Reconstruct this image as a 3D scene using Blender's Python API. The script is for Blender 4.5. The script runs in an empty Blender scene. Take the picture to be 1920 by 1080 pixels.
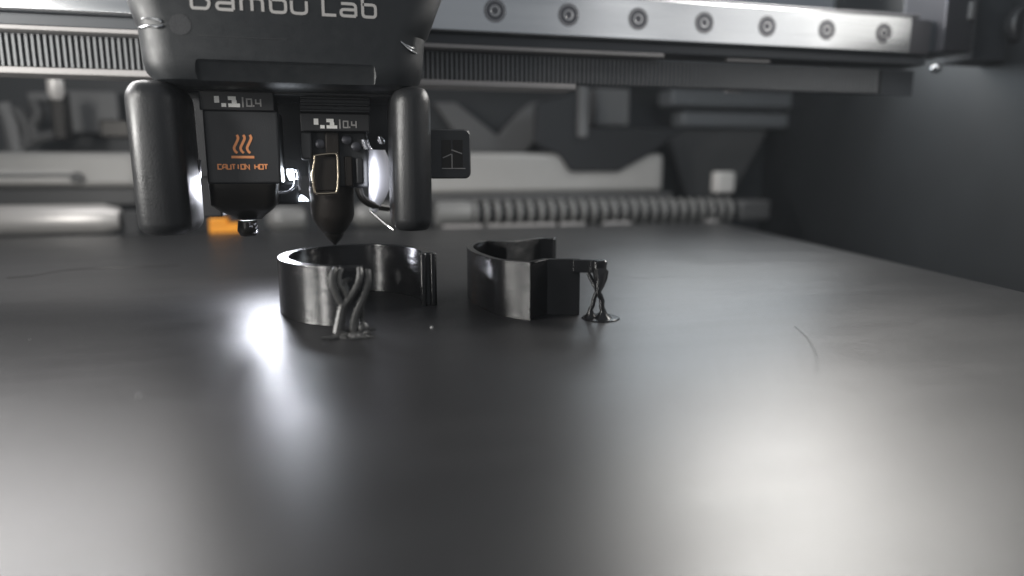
import bpy, math, random
from mathutils import Vector, Matrix
random.seed(7)
C = bpy.context.scene.collection
S = 0.001                      # everything below is written in millimetres

# ------------------------------------------------------------------ camera
CAMH = 30.0
PSI = math.radians(14.4); TH = math.atan(225/1280); FPX = 1280.0
R_ = Vector((math.cos(PSI), -math.sin(PSI), 0))
F_ = Vector((math.sin(PSI)*math.cos(TH), math.cos(PSI)*math.cos(TH), -math.sin(TH)))
U_ = R_.cross(F_)
cam = bpy.data.cameras.new('camera'); camo = bpy.data.objects.new('camera', cam); C.objects.link(camo)
cam.sensor_width = 36; cam.lens = 24; cam.clip_start = 0.005; cam.clip_end = 20
M = Matrix((R_, U_, -F_)).transposed().to_4x4(); M.translation = Vector((0, 0, CAMH))*S
camo.matrix_world = M
cam.dof.use_dof = True; cam.dof.focus_distance = 0.150; cam.dof.aperture_fstop = 8.2
bpy.context.scene.camera = camo

def ray(px, py): return F_ + R_*((px-960)/FPX) - U_*((py-540)/FPX)
def oz(px, py, z):             # a point of the photograph laid on the level z
    r = ray(px, py); return Vector((0, 0, CAMH)) + r*((z-CAMH)/r.z)
def oy(px, py, y):             # a point of the photograph laid on the upright plane y
    r = ray(px, py); return Vector((0, 0, CAMH)) + r*(y/r.y)

# ------------------------------------------------------------------ world, lamps
w = bpy.data.worlds.new('World'); bpy.context.scene.world = w; w.use_nodes = True
w.node_tree.nodes['Background'].inputs[0].default_value = (0.93, 0.985, 1.06, 1)
w.node_tree.nodes['Background'].inputs[1].default_value = 0.27
def area(name, loc, target, sx, sy, radiance, col=(1, 1, 1), spread=180):
    l = bpy.data.lights.new(name, 'AREA'); l.shape = 'RECTANGLE'; l.size = sx*S; l.size_y = sy*S
    l.energy = radiance*math.pi*sx*sy*S*S; l.color = col; l.spread = math.radians(spread)
    o = bpy.data.objects.new(name, l); C.objects.link(o)
    o.location = Vector(loc)*S
    o.rotation_euler = (Vector(target)-Vector(loc)).to_track_quat('-Z', 'Y').to_euler()
    return o
area('chamber_lamp_back', (190, 330, 95), (70, 150, 0), 120, 40, 6, (0.84, 0.93, 1))
area('chamber_lamp_back', (222, 300, 155), (90, 80, 0), 150, 80, 10.5, (1, 0.975, 0.94))
area('chamber_lamp_right', (172, 185, 128), (80, 100, 0), 90, 40, 20, (1, 0.97, 0.93))
area('chamber_lamp_right', (170, 240, 135), (60, 60, 0), 60, 60, 6, (1, 0.97, 0.93))
area('wall_glare_fill', (175, 215, 114), (262, 290, 84), 60, 14, 16, (0.84, 0.93, 1))  # unseen fill added to lift the upper right wall, imitating veiling glare
area('chamber_lamp_left', (-120, 290, 164), (-30, 60, 0), 110, 60, 19, (1, 0.97, 0.96))
area('chamber_lamp_left', (-170, 220, 130), (-30, 50, 0), 60, 60, 34, (1, 0.975, 0.97))
area('side_light_strip', (-170, 120, 48), (40, 108, 5), 60, 36, 52, (1, 0.98, 0.94))
area('side_light_strip', (-160, 62, 100), (20, 165, 5), 32, 44, 68, (1, 0.98, 0.94))
area('side_light_strip', (216, 148, 96), (50, 168, 8), 50, 30, 1.6, (1, 0.98, 0.94))
area('front_light', (-150, -72, 40), (10, 160, 5), 26, 22, 40, (1, 0.98, 0.94))
area('daylight_front', (370, -150, 150), (131, 205, 75), 110, 110, 1.2, (1.0, 0.98, 0.96))
area('daylight_front', (260, -190, 150), (90, 205, 75), 60, 110, 1.1, (1.0, 0.99, 0.98))
area('daylight_front', (430, -60, 150), (150, 205, 75), 60, 80, 6, (1.0, 0.99, 0.98))
sc = bpy.context.scene
sc.view_settings.view_transform = 'Standard'; sc.view_settings.look = 'None'
sc.view_settings.exposure = 0; sc.view_settings.gamma = 1
sc.cycles.max_bounces = 6; sc.cycles.sample_clamp_indirect = 4
sc.cycles.use_denoising = True

# ------------------------------------------------------------------ materials
def mat(name, col, rough=.45, metal=0., bump=0., bscale=600, rvar=0., layers=0., coat=0., spec=.5, cvar=0., emit=None, est=0., aniso=0., stretch=(1, 1, 1)):
    m = bpy.data.materials.new(name); m.use_nodes = True
    nt = m.node_tree; b = nt.nodes['Principled BSDF']; N = nt.nodes.new; L = nt.links.new
    b.inputs['Base Color'].default_value = (*col, 1); b.inputs['Roughness'].default_value = rough
    b.inputs['Metallic'].default_value = metal; b.inputs['Specular IOR Level'].default_value = spec
    b.inputs['Coat Weight'].default_value = coat; b.inputs['Coat Roughness'].default_value = .15
    b.inputs['Anisotropic'].default_value = aniso
    if emit: b.inputs['Emission Color'].default_value = (*emit, 1); b.inputs['Emission Strength'].default_value = est
    tc = N('ShaderNodeTexCoord'); mp = N('ShaderNodeMapping'); L(tc.outputs['Object'], mp.inputs['Vector'])
    mp.inputs['Scale'].default_value = stretch
    last = None
    if rvar or cvar:
        n = N('ShaderNodeTexNoise'); n.inputs['Scale'].default_value = bscale*.12; n.inputs['Detail'].default_value = 6
        L(mp.outputs[0], n.inputs['Vector'])
        if rvar:
            r = N('ShaderNodeMapRange'); r.inputs['From Min'].default_value = .3; r.inputs['From Max'].default_value = .7
            r.inputs['To Min'].default_value = max(0, rough-rvar); r.inputs['To Max'].default_value = min(1, rough+rvar)
            L(n.outputs[0], r.inputs['Value']); L(r.outputs[0], b.inputs['Roughness'])
        if cvar:
            r = N('ShaderNodeMix'); r.data_type = 'RGBA'
            r.inputs['A'].default_value = (*[c*(1-cvar) for c in col], 1); r.inputs['B'].default_value = (*[min(1, c*(1+cvar)) for c in col], 1)
            L(n.outputs[0], r.inputs['Factor']); L(r.outputs['Result'], b.inputs['Base Color'])
    if bump:
        n = N('ShaderNodeTexNoise'); n.inputs['Scale'].default_value = bscale; n.inputs['Detail'].default_value = 4
        L(mp.outputs[0], n.inputs['Vector'])
        bp = N('ShaderNodeBump'); bp.inputs['Strength'].default_value = bump; bp.inputs['Distance'].default_value = .0002
        L(n.outputs[0], bp.inputs['Height']); last = bp
    if layers:
        # printed layers: horizontal ridges every 0.2 mm with slightly wandering lines
        mp2 = N('ShaderNodeMapping'); mp2.inputs['Scale'].default_value = (260, 260, 11000); L(tc.outputs['Object'], mp2.inputs['Vector'])
        n = N('ShaderNodeTexNoise'); n.inputs['Scale'].default_value = 1; n.inputs['Detail'].default_value = 3; L(mp2.outputs[0], n.inputs['Vector'])
        bp = N('ShaderNodeBump'); bp.inputs['Strength'].default_value = layers; bp.inputs['Distance'].default_value = .00014
        L(n.outputs[0], bp.inputs['Height'])
        if last: L(last.outputs[0], bp.inputs['Normal'])
        last = bp
    if last: L(last.outputs[0], b.inputs['Normal'])
    return m
M_plate = mat('print_plate_coating', (.018, .018, .019), .36, bump=.10, bscale=5000, spec=.5)
def smudge(m):
    nt = m.node_tree; N = nt.nodes.new; L = nt.links.new; b = nt.nodes['Principled BSDF']; tc = N('ShaderNodeTexCoord')
    def noise(sc, st, det, rot=0):
        mp = N('ShaderNodeMapping'); mp.inputs['Scale'].default_value = st; mp.inputs['Rotation'].default_value = (0, 0, rot); L(tc.outputs['Object'], mp.inputs['Vector'])
        n = N('ShaderNodeTexNoise'); n.inputs['Scale'].default_value = sc; n.inputs['Detail'].default_value = det; n.inputs['Roughness'].default_value = .6; L(mp.outputs[0], n.inputs['Vector']); return n
    def rng(src, a, c, d, e):
        r = N('ShaderNodeMapRange'); r.inputs['From Min'].default_value = a; r.inputs['From Max'].default_value = c; r.inputs['To Min'].default_value = d; r.inputs['To Max'].default_value = e; L(src, r.inputs['Value']); return r
    def math_(op, x, y):
        q = N('ShaderNodeMath'); q.operation = op; L(x, q.inputs[0])
        if isinstance(y, float): q.inputs[1].default_value = y
        else: L(y, q.inputs[1])
        return q
    big = rng(noise(16, (1, 1, 1), 4).outputs[0], .35, .65, -.022, .022)        # wiped patches
    wipe = rng(noise(60, (.25, 1.6, 1), 5, .5).outputs[0], .4, .7, -.012, .022)  # wiping streaks
    fine = rng(noise(1800, (1, 1, 1), 3).outputs[0], .3, .7, -.03, .03)
    t = math_('ADD', math_('ADD', big.outputs[0], wipe.outputs[0]).outputs[0], fine.outputs[0]); t = math_('ADD', t.outputs[0], .36)
    L(t.outputs[0], b.inputs['Roughness'])
    cm = N('ShaderNodeMix'); cm.data_type = 'RGBA'; cm.inputs['A'].default_value = (.008, .008, .0085, 1); cm.inputs['B'].default_value = (.017, .017, .018, 1)
    L(rng(noise(2600, (1, 1, 1), 2).outputs[0], .4, .65, 0, 1).outputs[0], cm.inputs['Factor']); L(cm.outputs['Result'], b.inputs['Base Color'])
smudge(M_plate)
M_plast = mat('black_plastic', (.022, .023, .025), .5, bump=.25, bscale=3500, rvar=.05)
M_house = mat('charcoal_housing', (.011, .0125, .014), .44, bump=.2, bscale=4200, rvar=.05, spec=.4, cvar=.1)
M_arm = mat('soft_black_plastic', (.013, .0135, .0145), .38, bump=.25, bscale=2500, rvar=.06, spec=.38)
M_pla = mat('black_filament', (.005, .005, .0055), .2)
def layer_lines(m, k, jitter=.5):
    # rounded 0.2 mm layers: the wall normal swings up and down across every layer
    nt = m.node_tree; N = nt.nodes.new; L = nt.links.new; b = nt.nodes['Principled BSDF']; tc = N('ShaderNodeTexCoord'); g = N('ShaderNodeNewGeometry')
    def mt(op, *a):
        q = N('ShaderNodeMath'); q.operation = op
        for i, v in enumerate(a):
            if isinstance(v, (int, float)): q.inputs[i].default_value = v
            else: L(v, q.inputs[i])
        return q.outputs[0]
    xyz = N('ShaderNodeSeparateXYZ'); L(tc.outputs['Object'], xyz.inputs[0])
    nz = N('ShaderNodeSeparateXYZ'); L(g.outputs['Normal'], nz.inputs[0])
    mp = N('ShaderNodeMapping'); mp.inputs['Scale'].default_value = (350, 350, 2600); L(tc.outputs['Object'], mp.inputs['Vector'])
    n = N('ShaderNodeTexNoise'); n.inputs['Scale'].default_value = 1; n.inputs['Detail'].default_value = 2; L(mp.outputs[0], n.inputs['Vector'])
    amp = mt('MULTIPLY', mt('ADD', mt('MULTIPLY', n.outputs[0], 2*jitter), 1-jitter), k)
    wave = mt('SINE', mt('MULTIPLY', xyz.outputs['Z'], 2*math.pi/.0002))
    side = mt('SUBTRACT', 1, mt('ABSOLUTE', nz.outputs['Z']))
    dz = mt('MULTIPLY', mt('MULTIPLY', wave, amp), side)
    # slight sideways wander
    mp3 = N('ShaderNodeMapping'); mp3.inputs['Scale'].default_value = (160, 160, 1400); L(tc.outputs['Object'], mp3.inputs['Vector'])
    n3 = N('ShaderNodeTexNoise'); n3.inputs['Scale'].default_value = 1; n3.inputs['Detail'].default_value = 2; L(mp3.outputs[0], n3.inputs['Vector'])
    wob = mt('MULTIPLY', mt('MULTIPLY', mt('SUBTRACT', n3.outputs[0],   .5), .12), side)
    cx = N('ShaderNodeCombineXYZ'); L(dz, cx.inputs[2]); L(wob, cx.inputs[0]); L(wob, cx.inputs[1])
    ad = N('ShaderNodeVectorMath'); ad.operation = 'ADD'; L(g.outputs['Normal'], ad.inputs[0]); L(cx.outputs[0], ad.inputs[1])
    no = N('ShaderNodeVectorMath'); no.operation = 'NORMALIZE'; L(ad.outputs[0], no.inputs[0]); L(no.outputs[0], b.inputs['Normal'])
layer_lines(M_pla, .5, .6)
M_pla2 = mat('black_filament_lit', (.028, .028, .027), .4, bump=.3, bscale=1500, layers=.2)  # same black filament, base lightened for light from the front left
M_alu = mat('brushed_steel_rail', (.60, .61, .62), .24, 1, bump=.12, bscale=300, rvar=.07, stretch=(.15, 1, 4), cvar=.1)
M_lip = mat('dull_rail_edge', (.22, .22, .23), .5, .7)
M_steel = mat('screw_steel', (.42, .42, .42), .28, 1)
M_darksteel = mat('dark_steel', (.10, .10, .11), .35, .8)
M_beam = mat('dark_beam', (.05, .055, .062), .5, bump=.1, bscale=900)
M_belt = mat('belt_rubber', (.17, .176, .182), .55, bump=.3, bscale=2500)
M_beltb = mat('belt_groove', (.012, .012, .014), .7)
M_lite = mat('light_grey_trim', (.34, .325, .32), .45, bump=.2, bscale=700, cvar=.12)
M_ledge = mat('grey_plastic_ledge', (.5, .49, .47), .4, bump=.1, bscale=500, cvar=.1)
M_rod = mat('pale_rod', (.62, .60, .58), .32, .3)
M_back = mat('rear_panel', (.055, .058, .062), .5, bump=.2, bscale=400, cvar=.15)
M_wall = mat('side_wall', (.018, .020, .022), .55, bump=.2, bscale=500, cvar=.15)
M_strut = mat('strut_grey', (.2, .2, .2), .5)
M_mid = mat('mid_grey_plastic', (.10, .10, .10), .5, bump=.1, bscale=500)
M_chrome = mat('polished_reflector', (.75, .75, .80), .22, .9)
M_duct = mat('satin_reflector', (.7, .7, .74), .4, .6)
M_gold = mat('warm_steel_clip', (.55, .47, .36), .25, 1)
M_brown = mat('burnt_heater_block', (.020, .016, .013), .5, .4, bump=.3, bscale=1500, cvar=.3)
M_noz = mat('blackened_nozzle', (.02, .018, .016), .35, .5)
M_text = mat('silver_grey_print', (.32, .31, .30), .5)
M_textw = mat('pale_print', (.85, .84, .80), .6)
M_orange = mat('orange_print', (.85, .33, .13), .6)
M_oblock = mat('orange_silicone', (.95, .36, .01), .4)
M_label = mat('label_strip', (.018, .018, .019), .5)
M_hose = mat('hose_plastic', (.2, .2, .195), .3)
M_white = mat('white_plastic', (.75, .73, .70), .5)
M_led = mat('lit_lamp', (1, 1, 1), .5, emit=(.82, .9, 1), est=6)
M_crumb = mat('pale_crumb', (.2, .2, .2), .5)

# ------------------------------------------------------------------ mesh helpers
class MB:
    def __init__(s): s.v = []; s.f = []
    def add(s, vs, fs):
        k = len(s.v); s.v += [tuple(v) for v in vs]; s.f += [tuple(i+k for i in f) for f in fs]; return s
    def box(s, x0, x1, y0, y1, z0, z1):
        vs = [(x, y, z) for z in (z0, z1) for x, y in ((x0, y0), (x1, y0), (x1, y1), (x0, y1))]
        return s.add(vs, [(3, 2, 1, 0), (4, 5, 6, 7), (0, 1, 5, 4), (1, 2, 6, 5), (2, 3, 7, 6), (3, 0, 4, 7)])
    def rings(s, rings, cap=True, closed=True):
        n = len(rings[0]); vs = [p for r in rings for p in r]; fs = []
        for i in range(len(rings)-1):
            for j in range(n if closed else n-1):
                a, b = i*n+j, i*n+(j+1) % n; fs.append((a, b, b+n, a+n))
        if cap: fs.append(tuple(range(n-1, -1, -1))); fs.append(tuple((len(rings)-1)*n+j for j in range(n)))
        return s.add(vs, fs)
    def loft(s, secs, n=6):    # sections (z, x0, x1, y0, y1, r): rounded rectangles stacked in z
        out = []
        for z, x0, x1, y0, y1, r in secs:
            r = max(.01, min(r, (x1-x0)/2-.001, (y1-y0)/2-.001)); ring = []
            for cx, cy, a0 in ((x1-r, y1-r, 0), (x0+r, y1-r, 90), (x0+r, y0+r, 180), (x1-r, y0+r, 270)):
                for k in range(n+1):
                    a = math.radians(a0+90*k/n); ring.append((cx+r*math.cos(a), cy+r*math.sin(a), z))
            out.append(ring)
        return s.rings(out)
    def lofty(s, secs, n=6):   # the same with the sections stacked along y: (y, x0, x1, z0, z1, r)
        m = MB().loft([(-y, x0, x1, z0, z1, r) for y, x0, x1, z0, z1, r in secs], n)
        return s.add([(x, -z, y) for x, y, z in m.v], m.f)
    def tube(s, pts, rad, n=10, cap=True):
        pts = [Vector(p) for p in pts]; rad = rad if isinstance(rad, (list, tuple)) else [rad]*len(pts)
        up = None; out = []
        for i, p in enumerate(pts):
            t = (pts[min(i+1, len(pts)-1)]-pts[max(i-1, 0)]).normalized()
            if up is None: up = t.orthogonal().normalized()
            up = (up-t*up.dot(t)).normalized(); b = t.cross(up)
            out.append([p+(up*math.cos(2*math.pi*k/n)+b*math.sin(2*math.pi*k/n))*rad[i] for k in range(n)])
        return s.rings(out, cap)
    def lathe(s, c, prof, n=24, axis='z', sx=1):   # prof: (radius, height)
        out = []
        for r, h in prof:
            ring = []
            for k in range(n):
                a = 2*math.pi*k/n; u, v = r*math.cos(a)*sx, r*math.sin(a)
                ring.append({'z': (c[0]+u, c[1]+v, c[2]+h), 'y': (c[0]+u, c[1]+h, c[2]-v), 'x': (c[0]+h, c[1]+u, c[2]+v)}[axis])
            out.append(ring)
        return s.rings(out)
    def ribbon(s, path, wd, z0, z1):    # upright wall of plan path and thickness
        P = [Vector(p[:2]) for p in path]; ring = []; L = []; Rr = []
        for i, p in enumerate(P):
            a = (p-P[i-1]).normalized() if i else None; b = (P[i+1]-p).normalized() if i < len(P)-1 else None
            a = a or b; b = b or a; t = (a+b).normalized(); nn = Vector((-t.y, t.x)); k = 1/max(.5, nn.dot(Vector((-a.y, a.x))))
            L.append(p+nn*wd/2*k); Rr.append(p-nn*wd/2*k)
        n = len(P); vs = []
        for q in (L, Rr):
            for z in (z0, z1): vs += [(v.x, v.y, z) for v in q]
        fs = []
        for i in range(n-1):
            fs += [(i+1, i, n+i, n+i+1), (2*n+i, 2*n+i+1, 3*n+i+1, 3*n+i), (n+i+1, n+i, 3*n+i, 3*n+i+1), (i, i+1, 2*n+i+1, 2*n+i)]
        fs += [(0, 2*n, 3*n, n), (n-1, 2*n-1, 4*n-1, 3*n-1)]
        return s.add(vs, fs)
    def strokes(s, strokes, x, y, z, sc, wd, th=.12, xs=1.):  # lettering: flat strokes on an upright face looking to -y
        for q, st in enumerate(strokes):
            closed = st[0] == st[-1] and len(st) > 3
            P = [Vector((x+a*sc*xs, z+b*sc)) for a, b in st]
            if closed: P = P[:-1]
            n = len(P); L = []; Rr = []
            for i, p in enumerate(P):
                a = (p-P[i-1]).normalized() if (i or closed) else None
                b = (P[(i+1) % n]-p).normalized() if (i < n-1 or closed) else None
                a = a or b; b = b or a; t = (a+b).normalized(); nn = Vector((-t.y, t.x)); k = 1/max(.45, nn.dot(Vector((-a.y, a.x))))
                L.append(p+nn*wd/2*k); Rr.append(p-nn*wd/2*k)
            yf = y-th-q*.006; vs = []
            for yy in (yf, y+.05): vs += [(v.x, yy, v.y) for v in L]+[(v.x, yy, v.y) for v in Rr]
            fs = []
            for i in range(n if closed else n-1):
                j = (i+1) % n
                fs += [(i, n+i, n+j, j), (i, j, 2*n+j, 2*n+i), (n+j, n+i, 3*n+i, 3*n+j)]
            if not closed: fs += [(0, 2*n, 3*n, n), (n-1, 2*n-1, 4*n-1, 3*n-1)]
            s.add(vs, fs)
        return s
    def build(s, name, m, parent=None, smooth=35, bevel=0, org=None):
        me = bpy.data.meshes.new(name)
        o = Vector(org) if org is not None else Vector((0, 0, 0))
        if parent is not None: o = Vector(parent.get('_o', (0, 0, 0)))
        me.from_pydata([((v[0]-o.x)*S, (v[1]-o.y)*S, (v[2]-o.z)*S) for v in s.v], [], s.f); me.validate(); me.update()
        import bmesh
        bm = bmesh.new(); bm.from_mesh(me); bmesh.ops.recalc_face_normals(bm, faces=bm.faces); bm.to_mesh(me); bm.free()
        if smooth:
            me.polygons.foreach_set('use_smooth', [True]*len(me.polygons)); me.set_sharp_from_angle(angle=math.radians(smooth))
        me.materials.append(m)
        ob = bpy.data.objects.new(name, me); C.objects.link(ob)
        ob['_o'] = tuple(o)
        if parent is None: ob.location = o*S
        else: ob.parent = parent
        if bevel:
            b = ob.modifiers.new('edge', 'BEVEL'); b.width = bevel*S; b.segments = 3; b.limit_method = 'ANGLE'; b.angle_limit = math.radians(40)
        return ob
def tag(o, label, cat, group=None):
    o['label'] = label; o['category'] = cat
    if group: o['group'] = group
    return o
def empty(name, loc, label, cat, group=None):
    o = bpy.data.objects.new(name, None); C.objects.link(o); o.empty_display_size = .005
    o.location = Vector(loc)*S; o['_o'] = tuple(loc)
    return tag(o, label, cat, group)
def rnd(path, r, n=3):      # round the corners of a polyline
    closed = path[0] == path[-1]; P = [Vector(p) for p in (path[:-1] if closed else path)]; m = len(P); out = []
    for i, p in enumerate(P):
        if not closed and i in (0, m-1): out.append((p.x, p.y)); continue
        a = P[i-1]-p; b = P[(i+1) % m]-p; q = min(r, a.length*.49, b.length*.49)
        p0 = p+a.normalized()*q; p2 = p+b.normalized()*q
        for k in range(n+1):
            t = k/n; v = p0*(1-t)**2+p*2*t*(1-t)+p2*t*t; out.append((v.x, v.y))
    if closed: out.append(out[0])
    return out
def smoothp(pts, k=6):      # Catmull-Rom through the points
    P = [Vector(p) for p in pts]; out = []
    for i in range(len(P)-1):
        a, b, c, d = P[max(i-1, 0)], P[i], P[i+1], P[min(i+2, len(P)-1)]
        for j in range(k):
            t = j/k; out.append(.5*((2*b)+(c-a)*t+(2*a-5*b+4*c-d)*t*t+(3*b-a-3*c+d)*t**3))
    return out+[P[-1]]
def struct(o): o['kind'] = 'structure'; return o
def pbox(px0, px1, py0, py1, Y, dep, mb=None):   # box whose front face covers the given photograph rectangle at plane Y
    pm, qm = (py0+py1)/2, (px0+px1)/2
    x0, x1 = oy(px0, pm, Y).x, oy(px1, pm, Y).x; z1, z0 = oy(qm, py0, Y).z, oy(qm, py1, Y).z
    return (mb or MB()).box(x0, x1, Y, Y+dep, z0, z1)

# ------------------------------------------------------------------ the chamber
struct(MB().box(-260, 330, 440, 446, -60, 330).build('back_wall', M_back))
struct(MB().box(-300, 360, -150, 440, -66, -60).build('chamber_floor', M_wall))
struct(MB().add([(x, y, z) for z in (-60, 330) for x, y in ((227.3, 120), (233.3, 120), (306, 440), (300, 440))],
    [(3, 2, 1, 0), (4, 5, 6, 7), (0, 1, 5, 4), (1, 2, 6, 5), (2, 3, 7, 6), (3, 0, 4, 7)]).build('right_wall', M_wall, smooth=0))
struct(MB().box(-266, -260, 100, 446, -60, 330).build('left_wall', M_wall))

# ------------------------------------------------------------------ print plate
bp = empty('build_plate', (30, 150, 0), 'wide smooth black print bed plate carrying both printed clips', 'print bed')
out = [(-200, -60), (110, -60), (128.5, 0), (162.5, 128.2), (209, 345), (-200, 345)]
mb = MB(); n = len(out); mb.add([(x, y, z) for z in (-1.2, 0) for x, y in out], [tuple(range(n-1, -1, -1)), tuple(range(n, 2*n))]+[(i, (i+1) % n, n+(i+1) % n, n+i) for i in range(n)])
mb.build('plate', M_plate, bp, bevel=.25)
MB().box(-190, 100, -50, 338, -9, -1.3).build('heated_bed', M_darksteel, bp)
for a, b in ((830, 905), (915, 938), (940, 1042), (1050, 1096), (1132, 1182)):  # pale bars modelling glints along the plate's rear edge
    p, q = oy(a, 421, 346.5), oy(b, 421, 346.5)
    MB().box(p.x, q.x, 345.4, 347.6, -1.2, 1.1).build('edge_glint', M_lite, bp, bevel=.3)
p = oy(1332, 417, 344)
MB().box(p.x-3.5, p.x+3.5, 341, 344, .02, 1.4).build('edge_glint', M_lite, bp, bevel=.3)

# ------------------------------------------------------------------ printed clip with the tree support in front
H = 11.6; CX, CY, RX, RY, T = 4.0, 151.6, 15.3, 19.3, 2.3
clip = empty('printed_clip', (CX, CY, 0), 'round glossy black printed ring, open at front right, under the nozzle', 'printed clip')
ell = lambda a, k=0: (CX+(RX+k)*math.cos(math.radians(a)), CY+(RY+k)*math.sin(math.radians(a)))
A1 = -88; A0 = -104   # the wall ends at A0, a thin overhang carries on to A1
MB().ribbon([ell(a) for a in [-6+i*(360-A0*0-98)/90 for i in range(91)]], T, 0, H).build('ring_wall', M_pla, clip, bevel=.12)
MB().ribbon([ell(a) for a in (256, 259, 262, 265, 268, 272)], T-.03, H-1.0, H-.01).build('overhang', M_pla, clip, bevel=.1)
e = ell(-8)
for k, (dx, dy, r) in enumerate(((-1.2, -.8, .72), (1.0, -.5, .78))):
    MB().lathe((e[0]+dx, e[1]+dy, 0), [(r*.9, 0), (r, .15), (r, H-.1), (r*.8, H+.05)], 16).build('hinge_bead', M_pla, clip)
MB().box(e[0]-1.1, e[0]+.9, e[1]-.5, e[1]+1.2, 0, H-.25).build('hinge_web', M_pla, clip, bevel=.1)

def branch(mb, pts, y, r0, r1, wob=0):
    q = [oy(px, py, y+dy) for px, py, dy in pts]; q = smoothp(q, 5)
    k = len(q); mb.tube(q, [(r0+(r1-r0)*i/(k-1))*(1+.07*math.sin(i*2.3)) for i in range(k)], 9)
tree = empty('tree_support', (0, 127, 0), 'branching black tree support under the open end of the round ring', 'print support', 'tree supports under the printed clips')
YB = 128.5
mb = MB()
branch(mb, [(632, 631, -1), (637, 605, -.4), (641, 583, 0), (644, 572, 0)], YB, 1.0, .8); mb.build('trunk', M_pla2, tree)
for pts, r in (([(644, 574, 0), (632, 556, .2), (623, 530, .5), (624, 513, 1), (629, 504, 2)], .5),
          ([(644, 574, 0), (658, 556, .2), (671, 533, .5), (675, 515, 1), (674, 504, 2)], .55),
          ([(652, 560, .2), (647, 545, .4), (638, 532, .8), (636, 516, 1.2), (641, 504, 2)], .42),
          ([(652, 560, .4), (650, 545, .8), (646, 530, 1.4), (648, 526, 2.2), (656, 524, 3.4)], .38)):
    mb = MB(); branch(mb, pts, YB, r+.14, r+.04); mb.build('branch', M_pla2, tree)
mb = MB(); branch(mb, [(664, 628, -.8), (663, 608, -.4), (668, 588, 0), (676, 570, .3), (684, 550, .6), (690, 528, 1), (689, 506, 2)], YB, .85, .6); mb.build('trunk', M_pla2, tree)
mb = MB(); branch(mb, [(680, 612, .5), (678, 595, .6), (679, 578, .4)], YB, .5, .42); mb.build('branch', M_pla2, tree)
mb = MB()
for px, py, r, h in ((630, 633, 1.25, .5), (664, 630, 1.1, .7), (680, 618, 1.3, 1.5), (672, 612, 1.0, 1.3), (648, 628, .9, .35), (640, 622, 1.2, .4)):
    c = oz(px, py, 0); mb.lathe((c.x, c.y, .02), [(r, 0), (r*1.02, h*.3), (r*.75, h*.7), (r*.3, h)], 12)
mb.build('foot', M_pla2, tree)
for i in range(16):
    px, py = random.choice(((622, 637), (695, 628), (680, 634), (612, 635), (655, 636), (688, 620)))
    c = oz(px+random.uniform(-12, 12), py+random.uniform(-3, 3), 0)
    a = random.uniform(-.5, .5); L_ = random.uniform(.4, 1.1)
    MB().tube([(c.x-L_*math.cos(a), c.y-L_*math.sin(a), .2), (c.x, c.y, .2+random.uniform(0, .35)), (c.x+L_*math.cos(a), c.y+L_*math.sin(a), .2)], [.16, .24, .14], 7).build('brim_flake', M_pla2, tree)

# ------------------------------------------------------------------ second clip with flanges
clip2 = empty('printed_clip', (38, 150, 0), 'notched black printed clip with splayed ends, standing beside the round ring', 'printed clip')
arc = smoothp([Vector(p) for p in ((36.6, 129.0), (32.2, 134.6), (30.4, 142.9), (29.8, 151), (30.6, 159.5), (33.2, 166.8), (37.2, 172.0))], 7)
# the wall, its two V notches and the rear arm
path = [(48.1, 131.1), (41.4, 133.4)]+[(v.x, v.y) for v in arc]+[(41.6, 167.4), (43.0, 168.0), (53.0, 175.1)]
MB().ribbon(path, 1.5, 0, H).build('clip_wall', M_pla, clip2, bevel=.08, smooth=28)
MB().ribbon([(52.7, 174.4), (55.3, 172.6), (56.2, 173.6)], 1.3, 0, H-.02).build('rear_hook', M_pla, clip2, bevel=.12)
MB().ribbon([(46.6, 131.0), (48.2, 130.2), (49.4, 130.0), (50.4, 129.2)], 1.5, H-2.6, H-.02).build('front_hook', M_pla, clip2, bevel=.15)
MB().loft([(H-2.9, 50.1, 52.6, 127.6, 129.6, .8), (H-.25, 49.9, 52.8, 127.4, 129.9, .8), (H+.03, 50.2, 52.5, 127.7, 129.6, .6)]).build('hook_knob', M_pla, clip2)
tree2 = empty('tree_support', (50.5, 125.6, 0), 'small forked black support on a round foot under the hook of the notched clip', 'print support', 'tree supports under the printed clips')
c = oz(1126, 597, 0)
MB().lathe((c.x, c.y, .01), [(3.8, 0), (3.85, .12), (3.7, .28), (.5, .32)], 36).build('foot_disc', M_pla, tree2)
f1, f2 = oz(1107, 597, 0), oz(1130, 599, 0)
def trunk(base, pts, r, rc):
    mb = MB(); q = [Vector((base.x, base.y, .2)), Vector((base.x, base.y, .7)), Vector((base.x, base.y, 1.25)), Vector((base.x, base.y, 1.9))]+smoothp([oy(px, py, base.y+dy) for px, py, dy in pts], 5)
    rr = [rc, rc*.72, rc*.45, r*1.1]+[r*(1+.1*math.sin(i*1.9)) for i in range(len(q)-4)]
    mb.tube(q, rr, 14); mb.build('trunk', M_pla, tree2)
trunk(f1, [(1111, 574, 0), (1114, 560, 0), (1119, 545, 0), (1112, 530, .6), (1103, 512, 1.6)], .45, 1.5)
trunk(f2, [(1128, 576, 0), (1128, 562, 0), (1122, 546, -.2), (1128, 530, .4), (1133, 512, 1.6)], .55, 2.0)
mb = MB(); mb.tube([oy(1121, 548, f2.y), oy(1124, 535, f2.y+.4), oy(1126, 522, f2.y+1), oy(1126, 509, f2.y+1.8)], [.6, 1.0, 1.4, 1.6], 10); mb.build('branch', M_pla, tree2)

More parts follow.
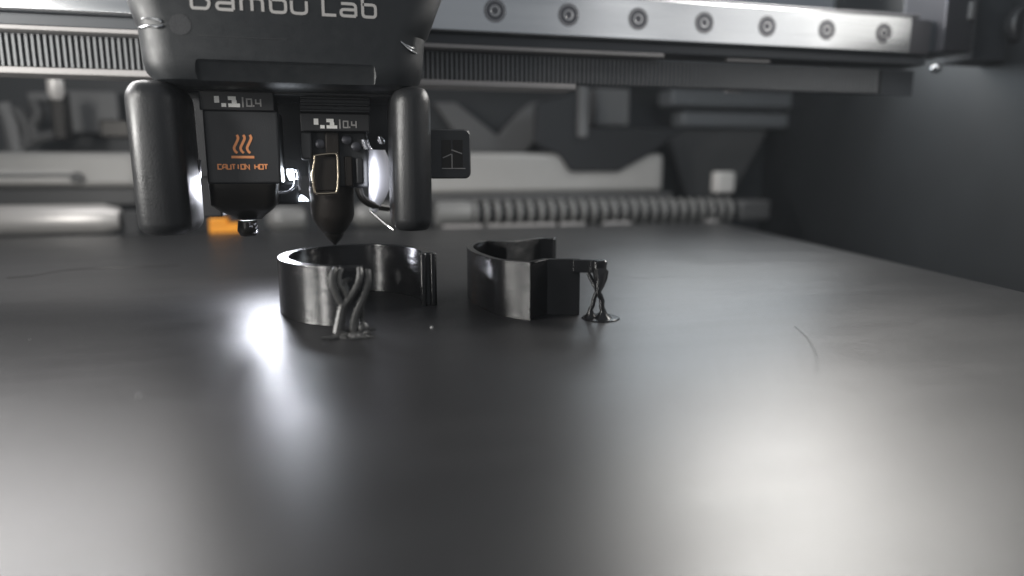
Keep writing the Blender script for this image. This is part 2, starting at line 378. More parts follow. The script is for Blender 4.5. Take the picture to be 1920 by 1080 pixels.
# crumbs and scratches on the plate
pts = [oz(px, py, .06) for px, py in ((12, 521), (60, 517), (110, 508), (170, 503), (250, 501), (335, 497))]
tag(MB().tube(smoothp(pts, 4), .07, 5).build('filament_hair', M_noz, org=pts[0]), 'long thin dark hair lying across the left rear of the bed plate', 'filament hair')
mb = MB(); rs = random.Random(5)
for i in range(150):
    px, py = rs.uniform(0, 1920), 460+600*rs.random()**1.6; c = oz(px, py, 0); q = rs.uniform(.03, .10)
    if c.x > 128+c.y*.2 or abs(c.x-4) < 18 and abs(c.y-150) < 22: continue
    mb.lathe((c.x, c.y, 0), [(q, 0), (q, q*.5), (q*.4, q)], 5)
o = mb.build('dust', M_crumb); o['kind'] = 'stuff'; tag(o, 'tiny pale dust specks scattered over the black bed plate', 'dust')
for px, py, r, lab in ((810, 616, .35, 'tiny pale crumb on the black plate right of the round ring'), (262, 745, .3, 'pale flake on the plate near its left front corner')):
    c = oz(px, py, 0); m_ = MB().lathe((c.x, c.y, 0), [(r*.7, 0), (r, r*.4), (r*.8, r), (r*.3, r*1.3)], 9)
    tag(m_.build('plastic_crumb', M_crumb, org=(c.x, c.y, 0)), lab, 'crumb')
pts = [oz(px, py, .06) for px, py in ((1490, 612), (1512, 632), (1526, 655), (1533, 678), (1530, 700))]
tag(MB().tube(smoothp(pts, 4), .05, 5).build('filament_hair', M_plast, org=pts[0]), 'thin curved black filament hair lying on the right of the plate', 'filament hair')

# ------------------------------------------------------------------ print head
head = empty('print_head', (-5, 170, 40), 'charcoal twin nozzle print head hanging over the round ring', 'print head')
Y0 = 150
def hx(px, y=Y0, py=100): return oy(px, py, y).x
def hz(py, y=Y0, px=525): return oy(px, py, y).z
zz = lambda py: hz(py)
secs = []
for py, pl, pr_, dy, r in ((163, 345, 740, 5, 3), (160, 312, 771, 2.6, 4), (152, 293, 781, 1.0, 6), (138, 279, 787, .3, 7), (118, 272, 790, 0, 7), (100, 269, 791, 0, 7), (55, 262, 794, 0, 7), (48, 258, 800, 0, 7), (0, 240, 815, 0, 7), (-160, 190, 870, 4, 8), (-170, 195, 865, 6, 8)):
    x0, x1 = oy(pl, py, Y0+8).x, oy(pr_, py, Y0+8).x
    secs.append((zz(py), x0, x1, Y0+dy, Y0+42, r))
housing = MB().loft(secs, 8).build('housing', M_house, head, smooth=40)
# lower lip, recessed inset and round plug
# the darker lower bay is cut back into the housing
ya, yb_ = zz(111), zz(175)
cutter = MB().add([(x, y, z) for x in (hx(360), hx(706)) for y, z in ((Y0-3, ya), (Y0+.12, ya), (Y0+1.9, yb_), (Y0-3, yb_))],
    [(0, 1, 2, 3), (7, 6, 5, 4), (0, 4, 5, 1), (1, 5, 6, 2), (2, 6, 7, 3), (3, 7, 4, 0)]).build('cutter', M_plast, head, smooth=0, bevel=1.2)
bo = housing.modifiers.new('bay', 'BOOLEAN'); bo.operation = 'DIFFERENCE'; bo.object = cutter; bo.solver = 'EXACT'
dg = bpy.context.evaluated_depsgraph_get(); me = bpy.data.meshes.new_from_object(housing.evaluated_get(dg))
housing.modifiers.clear(); housing.data = me; me.set_sharp_from_angle(angle=math.radians(25)); bpy.data.objects.remove(cutter)
MB().box(hx(372), hx(540), Y0-.1, Y0+1, zz(74), zz(73)).build('panel_line', M_plast, housing)
c = oy(338, 46, Y0)
MB().lathe((c.x, Y0-.25, c.z), [(2.0, .4), (1.95, .18), (.2, .18)], 24, 'y').build('plug', M_plast, housing)
# seam grooves as bright metal tubes, their shine put into the material
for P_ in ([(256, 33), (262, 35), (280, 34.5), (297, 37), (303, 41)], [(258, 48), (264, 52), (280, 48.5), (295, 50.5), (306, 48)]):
    MB().tube(smoothp([oy(a, b, Y0+(8 if i == 0 else 3.0 if i == 1 else .9 if i == 2 else 0)) for i, (a, b) in enumerate(P_)], 4), .28, 8).build('seam_glint', M_gold if 0 else M_alu, housing)
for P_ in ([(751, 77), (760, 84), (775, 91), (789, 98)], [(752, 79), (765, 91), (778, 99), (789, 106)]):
    MB().tube(smoothp([oy(a, b, Y0+(0, .4, 1.6, 5)[i]) for i, (a, b) in enumerate(P_)], 4), [.12]*5+[.22]*8, 8).build('seam_glint', M_alu, housing)
# lettering
G = {
 'B': ([rnd([(0, 0), (1.15, 0), (1.3, .35), (1.3, .6), (1.1, .75), (1.25, .95), (1.25, 1.15), (1.1, 1.45), (0, 1.45), (0, 0)], .18)], 1.3),
 'a': ([rnd([(.08, 1), (1.15, 1), (1.15, 0)], .3)+[], rnd([(1.15, 0), (.05, 0), (.05, .52), (1.15, .52)], .28)], 1.15),
 'm': ([rnd([(0, 0), (0, 1), (1.6, 1), (1.6, 0)], .3), [(.8, 1), (.8, 0)]], 1.6),
 'b': ([rnd([(0, 1.45), (0, 0), (1.1, 0), (1.1, 1), (0, 1)], .28)], 1.1),
 'u': ([rnd([(0, 1), (0, 0), (1.1, 0), (1.1, 1)], .32)], 1.1),
 'L': ([[(0, 1.45), (0, 0), (.95, 0)]], .95)}
zt = lambda py, px: oy(px, py, Y0).z
XH = (zt(8, 640)-zt(31, 640))
for ch, a, b in (('B', 360, 393), ('a', 406, 438), ('m', 453, 493), ('b', 508, 536), ('u', 547, 575), ('L', 606, 630), ('a', 638, 667), ('b', 680, 704)):
    st, wd = G[ch]; x0, x1 = oy(a, 20, Y0).x, oy(b, 20, Y0).x
    z0 = oy(658, 30.5, Y0).z
    MB().strokes(st, x0, Y0-.02, z0, XH, XH*.24, .1, (x1-x0)/(wd*XH)).build('letter', M_text, housing, smooth=0)

# the two side arms
def arm(pl, pr2, pt, pb, yf, yb, lean):
    x0, x1 = oy(pl, 300, yf+5).x, oy(pr2, 300, yf+5).x; zt_, zb = oy((pl+pr2)/2, pt, yf+6).z, oy((pl+pr2)/2, pb, yf+6).z
    hw = (x1-x0)/2; cx = (x0+x1)/2; secs = []
    for k in range(7):
        a = math.radians(90*k/6); q = 1-math.cos(a)
        secs.append((zb+hw*.55*(1-math.cos(a)) if 0 else zb+2.6*(1-math.cos(a)), cx-hw*(.62+.38*math.sin(a)), cx+hw*(.62+.38*math.sin(a)), yf+3*(1-math.sin(a)), yb-3*(1-math.sin(a)), 4.4))
    for k in range(8):
        a = math.radians(90*k/7); q = math.cos(a)
        secs.append((zt_-3.8*(1-math.sin(a)), cx-hw*(.35+.65*q)+lean, cx+hw*(.35+.65*q)+lean, yf+4.0*(1-q), yb-3*(1-q), 4.4*max(.4, q)))
    return MB().loft(secs, 7)
arm(250, 352, 153, 440, 150, 172, -.3).build('side_arm', M_arm, head, smooth=60)
arm(735, 807, 163, 431, 150, 170, .1).build('side_arm', M_arm, head, smooth=60)

# dark core between the arms
MB().box(hx(352, 178), hx(735, 178), 180, 190, oy(540, 330, 180).z, oy(540, 150, 180).z+5).build('core', M_plast, head)
pbox(350, 738, 150, 178, 160, 22).build('carrier', M_plast, head, bevel=.3)

MB().box(hx(346, 181), hx(396, 181), 181, 188, oy(370, 408, 181).z, oy(370, 200, 181).z).build('gap_backing', M_beltb, head, bevel=.5)  # dark wall added to keep the gap beside the left arm black
# left hotend
YL = 160
def fb(px0, px1, py0, py1, Y, dep): return pbox(px0, px1, py0, py1, Y, dep)
hot = fb(384, 524, 206, 345, YL, 14).build('hotend_cover', M_plast, head, bevel=.5)
fb(373, 513, 171, 207, YL-.6, 12).build('name_plate', M_label, head, bevel=.2)
def digits(cx0, cy0, w_, Y, par):
    # blocky mark, point, one, bar, 0.4  (w_ = width of the whole mark in photo pixels)
    k = w_/90.; z = lambda py: oy(cx0+45*k, py, Y).z; X = lambda px: oy(px, cy0, Y).x
    def rct(a, b, c_, d):
        pa = MB(); pa.box(X(cx0+a*k), X(cx0+b*k), Y-.1, Y+.05, z(cy0+d*k), z(cy0+c_*k)); return pa
    m1 = rct(0, 9.5, 0, 12.5); m2 = rct(13, 22, 13, 20)
    m3 = MB()
    for q in ((26, 41, 0, 7), (33, 42, 7, 13), (26, 48, 13.2, 20)): t = rct(*q); m3.add(t.v, t.f)
    for m_ in (m1, m2, m3): m_.build('figure', M_textw, par, smooth=0)
    rct(52, 55, 1, 20).build('divider_bar', M_text, par, smooth=0)
    h = z(cy0+4.5*k)-z(cy0+17.5*k)
    x = X(cx0+61*k); wpx = X(cx0+70*k)-x
    MB().strokes([[(0, 0), (1, 0), (1, 1), (0, 1), (0, 0)]], x, Y, z(cy0+17.5*k), h, h*.2, .1, wpx/h).build('figure', M_text, par, smooth=0)
    x = X(cx0+72*k); MB().box(x, x+h*.22, Y-.1, Y+.05, z(cy0+18.5*k), z(cy0+15.5*k)).build('figure', M_text, par, smooth=0)
    x = X(cx0+78*k); MB().strokes([[(0, 1), (0, .4), (1, .4)], [(1, 1.05), (1, -.05)]], x, Y, z(cy0+17.5*k), h, h*.2, .1, wpx/h).build('figure', M_text, par, smooth=0)
digits(401, 181, 90, YL-.6, head)
# heat waves, bar and CAUTION HOT
for i in range(3):
    x0 = 440+i*12.2
    q = smoothp([oy(px, py, YL) for px, py in ((x0+4, 253), (x0+6.5, 259), (x0+3, 268), (x0-1, 277), (x0+1, 283), (x0+5, 287))], 5)
    MB().strokes([[(v.x, v.z) for v in q]], 0, YL-.01, 0, 1, .52).build('heat_wave', M_orange, hot, smooth=0)
a, b = oy(434, 294.5, YL), oy(477, 295.5, YL)
MB().box(a.x, b.x, YL-.12, YL+.05, a.z-.27, a.z+.27).build('heat_bar', M_orange, hot, smooth=0)
K = {'C': [[(1, 1), (0, 1), (0, 0), (1, 0)]], 'A': [[(0, 0), (0, .6), (.3, 1), (1, 1), (1, 0)], [(0, .4), (1, .4)]], 'U': [[(0, 1), (0, 0), (1, 0), (1, 1)]],
     'T': [[(0, 1), (1, 1)], [(.5, 1), (.5, 0)]], 'I': [[(.5, 1), (.5, 0)]], 'O': [[(0, 0), (1, 0), (1, 1), (0, 1), (0, 0)]], 'N': [[(0, 0), (0, 1), (1, 0), (1, 1)]], 'H': [[(0, 0), (0, 1)], [(1, 0), (1, 1)], [(0, .5), (1, .5)]]}
word = 'CAUTION HOT'; x0px, x1px = 408, 503; step = (x1px-x0px)/len(word)
for i, ch in enumerate(word):
    if ch == ' ': continue
    a, b = oy(x0px+i*step+.9, 313, YL), oy(x0px+(i+1)*step-.9, 313, YL)
    zb, zt2 = oy(453, 317, YL).z, oy(453, 308.5, YL).z
    MB().strokes(K[ch], a.x, YL-.01, zb, zt2-zb, .25, .1, (b.x-a.x)/(zt2-zb)).build('letter', M_orange, hot, smooth=0)
# sock and nozzle under the left hotend
def lathe_px(prof, px, Yc, name, m, par, n=24, sy=None):   # prof: (half width px, py)
    c = oy(px, prof[-1][1], Yc); k = FPX/((Vector((c.x, Yc, c.z))-Vector((0, 0, CAMH))).dot(F_))
    zs = [(hw/k, oy(px, py, Yc).z-c.z) for hw, py in prof]
    return MB().lathe((c.x, Yc, c.z), zs, n).build(name, m, par, smooth=50)
secs = []
for py, pl, pr2, dd in ((345, 388, 518, 0), (385, 392, 516, .4), (398, 408, 505, 2), (408, 428, 492, 4), (415, 440, 485, 5)):
    secs.append((oy(455, py, YL).z, oy(pl, py, YL).x, oy(pr2, py, YL).x, YL+dd, YL+13-dd, 2))
MB().loft(secs[::-1], 6).build('silicone_sock', M_noz, head, smooth=50)
lathe_px([(17, 414), (18, 424), (19, 432), (14, 441), (9, 443)], 466, YL+5, 'nozzle', M_noz, head)
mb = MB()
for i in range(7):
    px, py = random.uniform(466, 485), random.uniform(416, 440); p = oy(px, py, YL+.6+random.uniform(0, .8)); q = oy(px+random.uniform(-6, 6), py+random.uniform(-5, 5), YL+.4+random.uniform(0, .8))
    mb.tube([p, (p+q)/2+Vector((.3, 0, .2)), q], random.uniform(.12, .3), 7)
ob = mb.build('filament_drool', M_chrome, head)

# right hotend
YR = 163
top = fb(562, 694, 160, 212, YR+1.2, 10).build('ribbed_top', M_plast, head, bevel=.2)
for py in (168, 181, 193, 205):
    fb(562, 692, py, py+5.5, YR+.1, 2).build('rib', M_plast, top, bevel=.25)
fb(563, 693, 213, 246, YR, 11).build('name_plate', M_label, head, bevel=.2)
digits(588, 223, 82, YR, head)
blk = fb(578, 690, 246, 352, YR+3.5, 9).build('heater_block', M_plast, head, bevel=.6)
fb(563, 586, 246, 300, YR+1, 7).build('side_cheek', M_plast, head, bevel=.6)
fb(610, 636, 247, 290, YR+1.6, 3).build('heat_break', M_brown, head, bevel=.3)
fb(588, 632, 292, 358, YR+1.6, 3).build('window_plate', M_brown, head, bevel=.3)
fb(646, 662, 293, 350, YR+1.5, 3).build('wire_post', M_brown, head, bevel=.4)
fb(668, 682, 296, 345, YR+1.8, 3).build('wire_post', M_plast, head, bevel=.4)
for px, py in ((650, 262), (668, 275), (600, 270)):
    c = oy(px, py, YR+2.6); MB().lathe((c.x, YR+2.6, c.z), [(.9, .9), (1.1, 0), (.5, -.2)], 14, 'y').build('screw', M_darksteel, head)
fr_ = [(590, 292), (602, 290), (625, 288), (632, 292), (634, 325), (632, 358), (622, 362), (606, 363), (591, 361), (587, 340), (586, 325), (589, 308)]
q = [oy(a, b, YR+.6) for a, b in fr_]; q = smoothp(q+[q[0]], 4)
MB().tube(q, .33, 8, cap=False).build('spring_clip', M_gold, head, smooth=60)
lathe_px([(40, 350), (40, 353), (39, 402), (36, 412), (24, 431), (19, 436)], 626, YR+7, 'heater_sleeve', M_brown, head, 32)
lathe_px([(18, 432), (17, 441), (13, 447), (4, 456.5), (3, 458.4)], 628, 170.2, 'nozzle', M_noz, head, 20)
MB().tube(smoothp([oy(672, 352, YR+6), oy(680, 372, YR+6), oy(700, 385, YR+8), oy(728, 390, YR+12)], 5), .9, 8).build('hotend_wire', M_noz, head)

# polished air ducts and the lamps
def strip(pts, Y, name, m, dep=3, curve=4):
    mb = MB(); rings = []
    for px0, px1, py in pts:
        a, b = oy(px0, py, Y), oy(px1, py, Y); n = 9; ring = []
        for k in range(n+1):
            t = k/n; ring.append((a.x+(b.x-a.x)*t, Y-curve*math.sin(math.pi*t)*.35+curve*.3*t, a.z))
        ring += [(p[0], p[1]+dep*.3, p[2]) for p in ring[::-1]]; rings.append(ring)
    return mb.rings(rings).build(name, m, head, smooth=50)
strip([(692, 722, 281), (691, 731, 300), (691, 734, 330), (692, 732, 350), (692, 724, 370), (692, 713, 388), (694, 706, 400)], 171, 'air_duct', M_duct, curve=1.5)
q_ = oy(693, 335, 164.5); area('head_lamp', tuple(q_), (oy(716, 335, 171).x, 171.5, q_.z-.5), 2.2, 8, 15, (.9, .92, 1), 160)  # small unseen lamp added to brighten the air duct
strip([(350, 362, 292), (348, 374, 300), (350, 373, 330), (354, 371, 350)], 166, 'air_duct', M_chrome)
strip([(676, 690, 262), (678, 694, 272), (682, 700, 280)], 166, 'air_duct', M_chrome, curve=2)
strip([(708, 716, 256), (708, 722, 264), (712, 722, 270)], 166, 'air_duct', M_chrome, curve=2)
MB().tube(smoothp([oy(694, 395, 163), oy(712, 411, 162), (oy(728, 424, 161)), oy(738, 431, 160)], 5), [.35]*8+[.3]*8, 7).build('duct_edge', M_steel, head)
for pts in (((537, 550, 317), (538, 552, 328), (543, 553, 338)), ((563, 567, 366), (560, 575, 372), (560, 579, 377))):
    strip(pts, 170, 'lamp_lens', M_led, dep=2, curve=1)
MB().tube(smoothp([oy(px, py, 168) for px, py in ((510, 362), (524, 361), (540, 359), (551, 350), (554, 336))], 5), .3, 8).build('lamp_rim', M_chrome, head, smooth=60)
MB().tube(smoothp([oy(px, py, 168) for px, py in ((557, 318), (561, 330), (559, 345), (562, 356))], 5), .45, 8).build('lamp_rim', M_chrome, head, smooth=60)
pbox(505, 562, 340, 384, 171, 6).build('lamp_holder', M_plast, head, bevel=.8)
p_ = oy(545, 329, 171.5)
area('head_lamp', (p_.x, 168.6, p_.z), (p_.x-3, 120, p_.z-16), 3.0, 3.6, 60, (.86, .92, 1))
p_ = oy(500, 352, 178); area('head_lamp', (p_.x, 178, p_.z), (p_.x+2, 130, -4), 8, 4, 125, (.86, .90, 1), 150)
p_ = oy(500, 352, 198); area('head_lamp', (p_.x, 198, p_.z), (p_.x+4, 140, -4), 14, 4, 84, (.88, .90, 1), 150)

# square tab with an embossed mark
tabx = [oy(px, 288, 158).x for px in (800, 883)]; tabz = [oy(842, py, 158).z for py in (335, 242)]
tab = MB().lofty([(158, tabx[0], tabx[1]-.35, tabz[0]+.3, tabz[1]-.3, 1.2), (158.4, tabx[0], tabx[1], tabz[0], tabz[1], 1.4), (163, tabx[0], tabx[1], tabz[0], tabz[1], 1.4)]).build('side_tab', M_plast, head, smooth=30)
tx = lambda px: oy(px, 288, 158).x
tz = lambda py: oy(848, py, 158).z
for a, b, c_, d in ((828, 846, 262, 318), (849, 868, 262, 318)):
    MB().box(tx(a), tx(b), 157.9, 158.3, tz(d), tz(c_)).build('emblem_panel', M_noz, tab, smooth=0, bevel=.08)
for pts in (((846, 281), (866, 288)), ((830, 296), (846, 289)), ((828, 316), (872, 316)), ((847, 289), (847, 316))):
    MB().tube([Vector((tx(a), 157.85, tz(b))) for a, b in pts], .12, 6).build('emblem_line', M_text, tab)

# ------------------------------------------------------------------ gantry: steel rail on a beam
YG = 205
XE = oy(1710, 60, YG).x
zb_, zt_ = oy(1300, 77.5, YG).z, oy(1300, 5, YG).z
gz = lambda py, px=928: oy(px, py, YG).z
zb_ = gz(62); zt_ = oy(1700, 30, YG).z
gan = empty('linear_rail', (60, YG, zb_), 'bright steel linear rail with a row of countersunk socket screws above the belt', 'linear rail')
MB().box(-130, XE, YG, YG+9, zb_, zt_).build('rail_bar', M_alu, gan, bevel=.5)
MB().box(-130, XE+4, YG+.8, YG+12, zt_+.02, zt_+1.0).build('rail_lip', M_lip, gan, bevel=.4)
s0, s1 = oy(928, 19, YG), oy(1657, 63, YG)
zs_ = (s0.z+s1.z)/2
N_ = 6; pitch = (s1.x-s0.x)/N_; print('screw pitch', pitch, 'z', s0.z, s1.z, 'rail z', zb_, zt_)
proto = None
for i in range(-6, N_+1):
    x = s0.x+i*pitch
    if i < 0 and x > -70 and x < 30: continue
    if proto is None:
        ring = MB().lathe((0, 0, 0), [(3.0, .25), (3.0, -.12), (2.75, -.12), (2.45, .3), (2.4, -.02), (1.05, -.10), (.9, -.02), (.8, .6)], 28, 'y')
        # build once at the rail's own origin, then share the mesh
        proto = MB().add([(v[0]+60, v[1]+YG, v[2]+zb_) for v in ring.v], ring.f).build('screw', M_steel, gan, smooth=30)
        sock = MB().add([(v[0]+60, v[1]+YG-.03, v[2]+zb_) for v in MB().lathe((0, 0, 0), [(1.05, .2), (1.05, -.05), (.2, -.05)], 6, 'y').v], MB().lathe((0, 0, 0), [(1.05, .2), (1.05, -.05), (.2, -.05)], 6, 'y').f).build('socket', M_darksteel, proto, smooth=0)
        gr = MB().add([(v[0]+60, v[1]+YG-.03, v[2]+zb_) for v in MB().lathe((0, 0, 0), [(3.3, .2), (3.3, -.04), (3.05, -.04)], 28, 'y').v], MB().lathe((0, 0, 0), [(3.3, .2), (3.3, -.04), (3.05, -.04)], 28, 'y').f).build('counterbore', M_darksteel, proto, smooth=0)
        o = proto; so = (sock, gr)
    else:
        o = proto.copy(); C.objects.link(o); o.parent = gan
        for q in so: sc_ = q.copy(); C.objects.link(sc_); sc_.parent = o
    o.location = Vector((x-60, 0, zs_-zb_))*S
MB().box(XE+.3, XE+9, YG+1, YG+10, zb_, zt_-.5).build('rail_end_block', M_darksteel, gan, bevel=.4)

beam = empty('gantry_beam', (60, YG+6, zb_-8), 'dark grey beam under the bright rail with pale edges above and below the belt', 'beam')
g2 = YG+6
zB = lambda py: oy(1000, py, g2).z
za = zb_-.1
zbt, zbb = oy(790, 94, g2).z, oy(790, 148, g2).z       # belt top and bottom
MB().box(-130, XE+10, YG+3, YG+14, zbt+1.6, za).build('beam_body', M_beam, beam, bevel=.3)
MB().box(-130, oy(1235, 130, g2).x, YG+2.2, YG+14, zbt+.35, zbt+1.5).build('upper_edge', M_lite, beam, bevel=.3)
MB().box(-130, oy(1075, 160, g2).x, YG+3.5, YG+14, zbb-2.1, zbb-.35).build('lower_edge', M_lite, beam, bevel=.4)
MB().box(-130, XE+10, g2+1.8, g2+3, zbb-.3, zbt+.3).build('belt_backing', M_beam, beam)

belt = empty('drive_belt', (60, g2, zbb), 'black toothed drive belt running behind the print head under the steel rail', 'belt')
MB().box(-130, 190, g2+.75, g2+1.5, zbb, zbt).build('belt_band', M_beltb, belt)
t0 = MB().box(-130, -129.35, g2, g2+.74, zbb+.05, zbt-.05).build('belt_tooth', M_belt, belt, bevel=0, smooth=0)
x = -130+1.45; k = 0
while x < 188:
    # teeth hidden behind the print head are left out
    if not (-46 < x < 23):
        o = t0.copy(); C.objects.link(o); o.parent = belt; o.location.x = (x+130)*S; k += 1
    x += 1.45
print('teeth', k)

# ------------------------------------------------------------------ behind the bed
# left ledge with a slot, pale rod
YK = 385
led = empty('slotted_ledge', oy(120, 350, YK), 'pale grey moulded ledge with a long slot behind the left rear of the bed', 'ledge')
pbox(-60, 256, 285, 352, YK, 20).build('ledge_body', M_ledge, led, bevel=3)
mb = MB(); a = oy(-60, 334, YK-.5); b = oy(146, 334, YK-.5)
MB().tube([Vector((a.x, YK-.4, a.z)), Vector((b.x, YK-.4, b.z))], 3.6, 14).build('slot_ridge', M_white, led)
MB().tube([Vector((a.x, YK-3.3, a.z+1)), Vector((b.x, YK-3.3, a.z+1))], 1.0, 10).build('slot_groove', M_mid, led)
c = oy(143, 333, YK-4); MB().lathe((c.x, YK-4.5, c.z), [(2.6, 2), (2.6, 0), (.4, -.2)], 16, 'y').build('slot_end', M_mid, led)
led2 = pbox(-60, 256, 353, 386, YK+3, 12); tag(led2.build('rear_rail', M_mid, bevel=1, org=oy(100, 370, YK)), 'mid grey horizontal rail between the slotted ledge and pale rod', 'rail')
a, b = oy(-60, 413, 362), oy(232, 413, 362); zc = a.z
rod = MB().lathe((a.x, 362, (a.z+b.z)/2), [(6.8, 0), (7.2, 1), (7.2, b.x-a.x-8), (5.2, b.x-a.x-1), (2.0, b.x-a.x)], 28, 'x')
tag(rod.build('guide_rod', M_rod, smooth=40, org=a), 'pale shiny tapered rod lying behind the left edge of the bed', 'rod')
tag(pbox(230, 262, 395, 446, 356, 10).build('rod_bracket', M_plast, bevel=1, org=oy(245, 440, 356)), 'small black bracket at the tip of the pale rod', 'bracket')
# under the head: rounded sleeve parts seen below
a, b = oy(500, 412, 372), oy(575, 412, 372)
tag(MB().lathe((a.x, 372, a.z), [(3, 0), (6.5, 3), (7.0, 8), (6.2, b.x-a.x-2), (4, b.x-a.x)], 24, 'x').build('pipe_elbow', M_hose, smooth=50, org=a), 'rounded grey pipe end seen below between the two nozzles', 'pipe')
tag(MB().lathe((oy(660, 405, 372).x, 372, oy(660, 405, 372).z), [(3, 0), (6, 3), (6.8, 8), (6.8, 22), (4, 25)], 24, 'x').build('pipe_elbow', M_hose, smooth=50, org=oy(660, 405, 372)), 'dark pipe end seen just right of the working nozzle', 'pipe')

# orange wiper
ow = oy(420, 440, 349)
a, b = oy(392, 430, 349), oy(450, 430, 349); z0, z1 = oy(420, 444, 349).z, oy(420, 410, 349).z
wip = empty('nozzle_wiper', (ow.x, 349, z0), 'bright orange wiper block standing behind the bed under the idle nozzle', 'wiper')
MB().box(a.x, b.x, 349, 358, -.5, z1-2.5).build('wiper_base', M_oblock, wip, bevel=.4)
MB().box(a.x+.2, a.x+(b.x-a.x)*.6, 348.6, 357, z1-2.6, z1).build('wiper_tongue', M_oblock, wip, bevel=.5)

# right ledge
rl = empty('rear_ledge', oy(1010, 360, YK), 'wide light grey ledge behind the corrugated hose', 'ledge')
pbox(770, 1245, 287, 362, YK, 18).build('ledge_body', M_ledge, rl, bevel=3)
pbox(770, 1262, 363, 379, YK-2, 16).build('ledge_foot', M_mid, rl, bevel=1)
# hose
YH = 368
a = oy(885, 400, YH); b = oy(1375, 396, YH); hose = empty('corrugated_hose', a, 'black corrugated hose with close ribs lying behind the bed', 'hose')
zc = (a.z+b.z)/2
MB().lathe((a.x, YH, zc), [(4.4, 0), (4.4, b.x-a.x+14)], 20, 'x').build('hose_core', M_beltb, hose)
s0_ = oy(815, 400, YH).x
MB().lathe((s0_, YH, zc), [(5.5, 0), (7.2, 1.5), (7.4, a.x-s0_-3), (6.8, a.x-s0_-1)], 28, 'x').build('hose_cuff', M_hose, hose)
nr = 26; st = (b.x-a.x)/nr; rib = None
for i in range(nr):
    if rib is None:
        rib = MB().lathe((a.x, YH, zc), [(4.4, 0), (6.9, .3), (7.7, .9), (7.8, 1.4), (7.4, 2.1), (4.4, 2.7)], 26, 'x').build('hose_rib', M_hose, hose, smooth=60)
        r0_ = rib
    else:
        o = r0_.copy(); C.objects.link(o); o.parent = hose; o.location.x = i*st*S
MB().box(b.x+1, b.x+22, YH-6, YH+6, zc-6, zc+6).build('hose_end', M_mid, hose, bevel=2)

# diagonal struts on the back panel
YS = 425
def poly_y(pts, Y, dep, name, m, parent=None, **k):
    P = [oy(a, b, Y) for a, b in pts]; n = len(P)
    return MB().add([(p.x, Y, p.z) for p in P]+[(p.x, Y+dep, p.z) for p in P], [tuple(range(n)), tuple(range(2*n-1, n-1, -1))]+[(i, n+i, n+(i+1) % n, (i+1) % n) for i in range(n)]).build(name, m, parent, **k)
tag(poly_y([(815, 192), (855, 192), (935, 255), (980, 205), (1000, 192), (1060, 190), (985, 287), (880, 287)], YS, 8, 'cross_brace', M_strut, org=oy(930, 287, YS), smooth=0, bevel=1), 'dark grey V shaped brace on the rear panel right of the square tab', 'brace')
tag(pbox(1118, 1182, 165, 236, 395, 20).build('motor_box', M_strut, bevel=1.5, org=oy(1150, 236, 395)), 'blurred grey square box hanging under the beam right of the brace', 'box')
tag(pbox(1086, 1104, 160, 258, 380, 6).build('hanging_strap', M_strut, bevel=1, org=oy(1095, 258, 380)), 'pale narrow strap hanging beside the grey square box', 'strap')
tag(poly_y([(1005, 195), (1088, 170), (1092, 240), (1290, 240), (1215, 292), (1160, 322), (1070, 322), (1050, 292), (1005, 270)], 383, 6, 'cable_guide', M_plast, org=oy(1100, 322, 383), smooth=0, bevel=1), 'black stepped cable guide below the grey square box', 'cable guide')
# right part: slanting panel, upper shelf, white clip
M_sh = mat('shelf_grey', (.2, .21, .22), .5)
sh = empty('upper_shelf', oy(1400, 215, 400), 'long blurred grey shelf under the right end of the beam', 'shelf')
pbox(1260, 1700, 172, 203, 400, 20).build('shelf_front', M_sh, sh, bevel=2)
pbox(1280, 1690, 213, 240, 404, 16).build('shelf_lip', M_sh, sh, bevel=2)
tag(poly_y([(1250, 243), (1440, 243), (1380, 350), (1330, 372), (1290, 372)], 412, 6, 'slanted_panel', M_mid, org=oy(1350, 372, 412), smooth=0), 'grey slanted panel under the shelf beside the white clip', 'panel')
tag(pbox(1345, 1379, 322, 362, 372, 8).build('white_clip', M_white, bevel=1.5, org=oy(1360, 362, 372)), 'small white square clip above the far end of the hose', 'clip')
# pale strips on the beam's right end, the first one modelling a glint
for px0, px1, py0, py1, Y, lab in ((1365, 1445, 111, 116, 209, 'pale flat strip modelling a glint on the belt edge'), (1364, 1390, 167, 173, 230, 'short pale tab below the belt')):
    tag(pbox(px0, px1, py0, py1, Y, 2).build('glint_tab', M_lite, bevel=.3, org=oy(px0, py1, Y)), lab, 'tab')
c = oy(1758, 128, 212); tag(MB().lathe((c.x, 212, c.z), [(.6, -1), (1.6, -.4), (1.8, .4), (1.2, 2)], 16, 'y').build('tensioner_screw', M_alu, smooth=60, org=c), 'shiny round screw head at the right end of the belt', 'screw')
# right end carriage
car = empty('rail_carriage', oy(1800, 120, 215), 'dark upright carriage with channels at the right end of the rail', 'carriage')
pbox(1775, 1830, -60, 98, 212, 20).build('carriage_post', M_darksteel, car, bevel=.6)
pbox(1735, 1772, 38, 100, 216, 16).build('carriage_block', M_beam, car, bevel=.8)
pbox(1822, 1832, 2, 36, 210.5, 2).build('carriage_slot', M_mid, car, bevel=.3)
pbox(1832, 1905, -60, 115, 216, 14).build('carriage_plate', M_beam, car, bevel=.6)
c = oy(1930, 45, 209)
kn = empty('adjuster_knob', c, 'dark round knob with bright rim lines cut by the frame at the top right', 'knob')
MB().lathe((c.x, 210, c.z), [(7.0, 3), (7.2, 0), (6.6, -1.2), (3, -1.6)], 32, 'y').build('knob_body', M_plast, kn, smooth=30)
MB().lathe((c.x, 208.9, c.z), [(6.3, .2), (6.1, -.15), (5.7, .1)], 32, 'y').build('knob_rim', M_alu, kn, smooth=30)
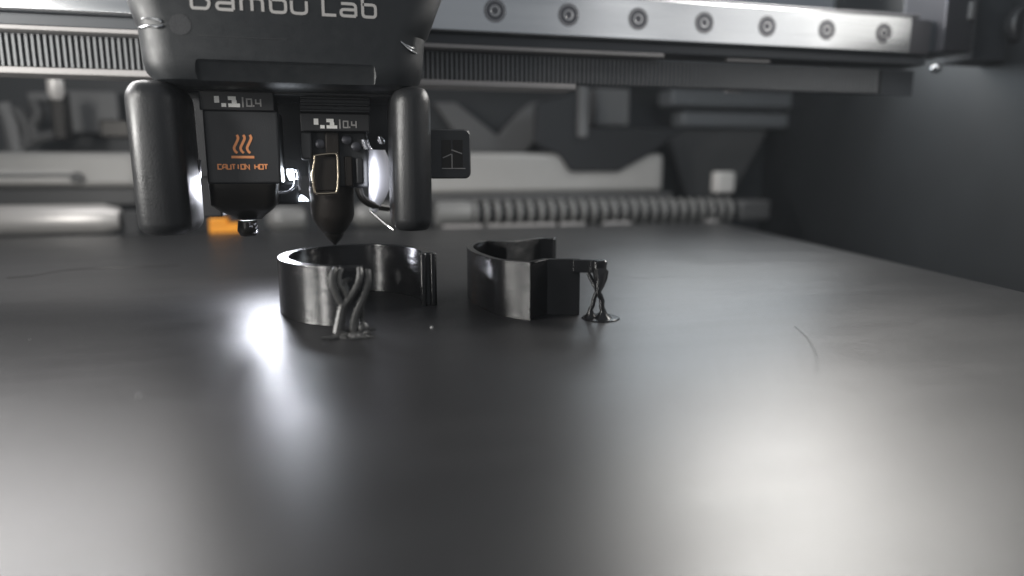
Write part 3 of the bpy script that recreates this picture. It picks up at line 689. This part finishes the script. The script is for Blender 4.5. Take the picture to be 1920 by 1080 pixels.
tag(MB().box(60, 330, 352, 358, 88, 190).build('lit_wall_panel', mat('bluish_lit_wall', (.30, .33, .36), .5, bump=.1, bscale=500), bevel=1, org=(200, 352, 88)), 'added blue grey cover showing above the right end of the rail', 'backdrop')  # added panel, its pale blue stands for bluish light on the far wall

# left: blurred machinery
lm = empty('cable_tangle', oy(60, 230, 400), 'dark blurred wiring behind the left side under the belt', 'wiring')
for pts, r in (([(5, 195), (18, 225), (28, 265), (34, 285)], 4), ([(30, 205), (44, 225), (52, 250), (50, 275)], 3), ([(62, 190), (72, 215), (60, 235), (70, 262)], 3), ([(15, 285), (60, 262), (110, 250)], 3)):
    MB().tube(smoothp([oy(a, b, 398) for a, b in pts], 5), r, 10).build('cable', M_mid if r != 4 else M_strut, lm, smooth=60)
a = oy(103, 150, 330); b = oy(106, 187, 330)
tag(MB().tube([a, a*.3+b*.7, b], [3.2, 3.2, 2.0], 14).build('hanging_pin', M_rod, smooth=60, org=b), 'pale round pin hanging under the belt on the left', 'pin')
tag(pbox(120, 222, 170, 250, 428, 6).build('rear_window', M_strut, bevel=1, org=oy(170, 250, 428)), 'dim grey rectangular panel behind the left arm of the head', 'panel')
tag(pbox(186, 245, 224, 258, 400, 10).build('black_box', M_noz, bevel=1, org=oy(215, 258, 400)), 'small black box just left of the left arm', 'box')
tag(pbox(95, 122, 170, 262, 392, 10).build('dark_post', M_noz, bevel=1, org=oy(108, 262, 392)), 'narrow black post under the hanging pale pin', 'post')
tag(pbox(50, 95, 172, 190, 410, 10).build('grey_block', M_strut, bevel=1, org=oy(70, 190, 410)), 'faint grey block left of the hanging pin', 'block')

for o in list(bpy.data.objects):
    if '_o' in o: del o['_o']

# ------------------------------------------------------------------ thin volume added to imitate lens glare
hm = bpy.data.materials.new('glare_medium'); hm.use_nodes = True; nt = hm.node_tree; nt.nodes.remove(nt.nodes['Principled BSDF'])
pv = nt.nodes.new('ShaderNodeVolumePrincipled'); pv.inputs['Density'].default_value = .035; pv.inputs['Color'].default_value = (.86, .93, 1, 1)
nt.links.new(pv.outputs[0], nt.nodes['Material Output'].inputs['Volume'])
hz = MB().box(-400, 500, -300, 460, -1066, 340).build('glare_veil', hm, smooth=0); hz['kind'] = 'stuff'; del hz['_o']
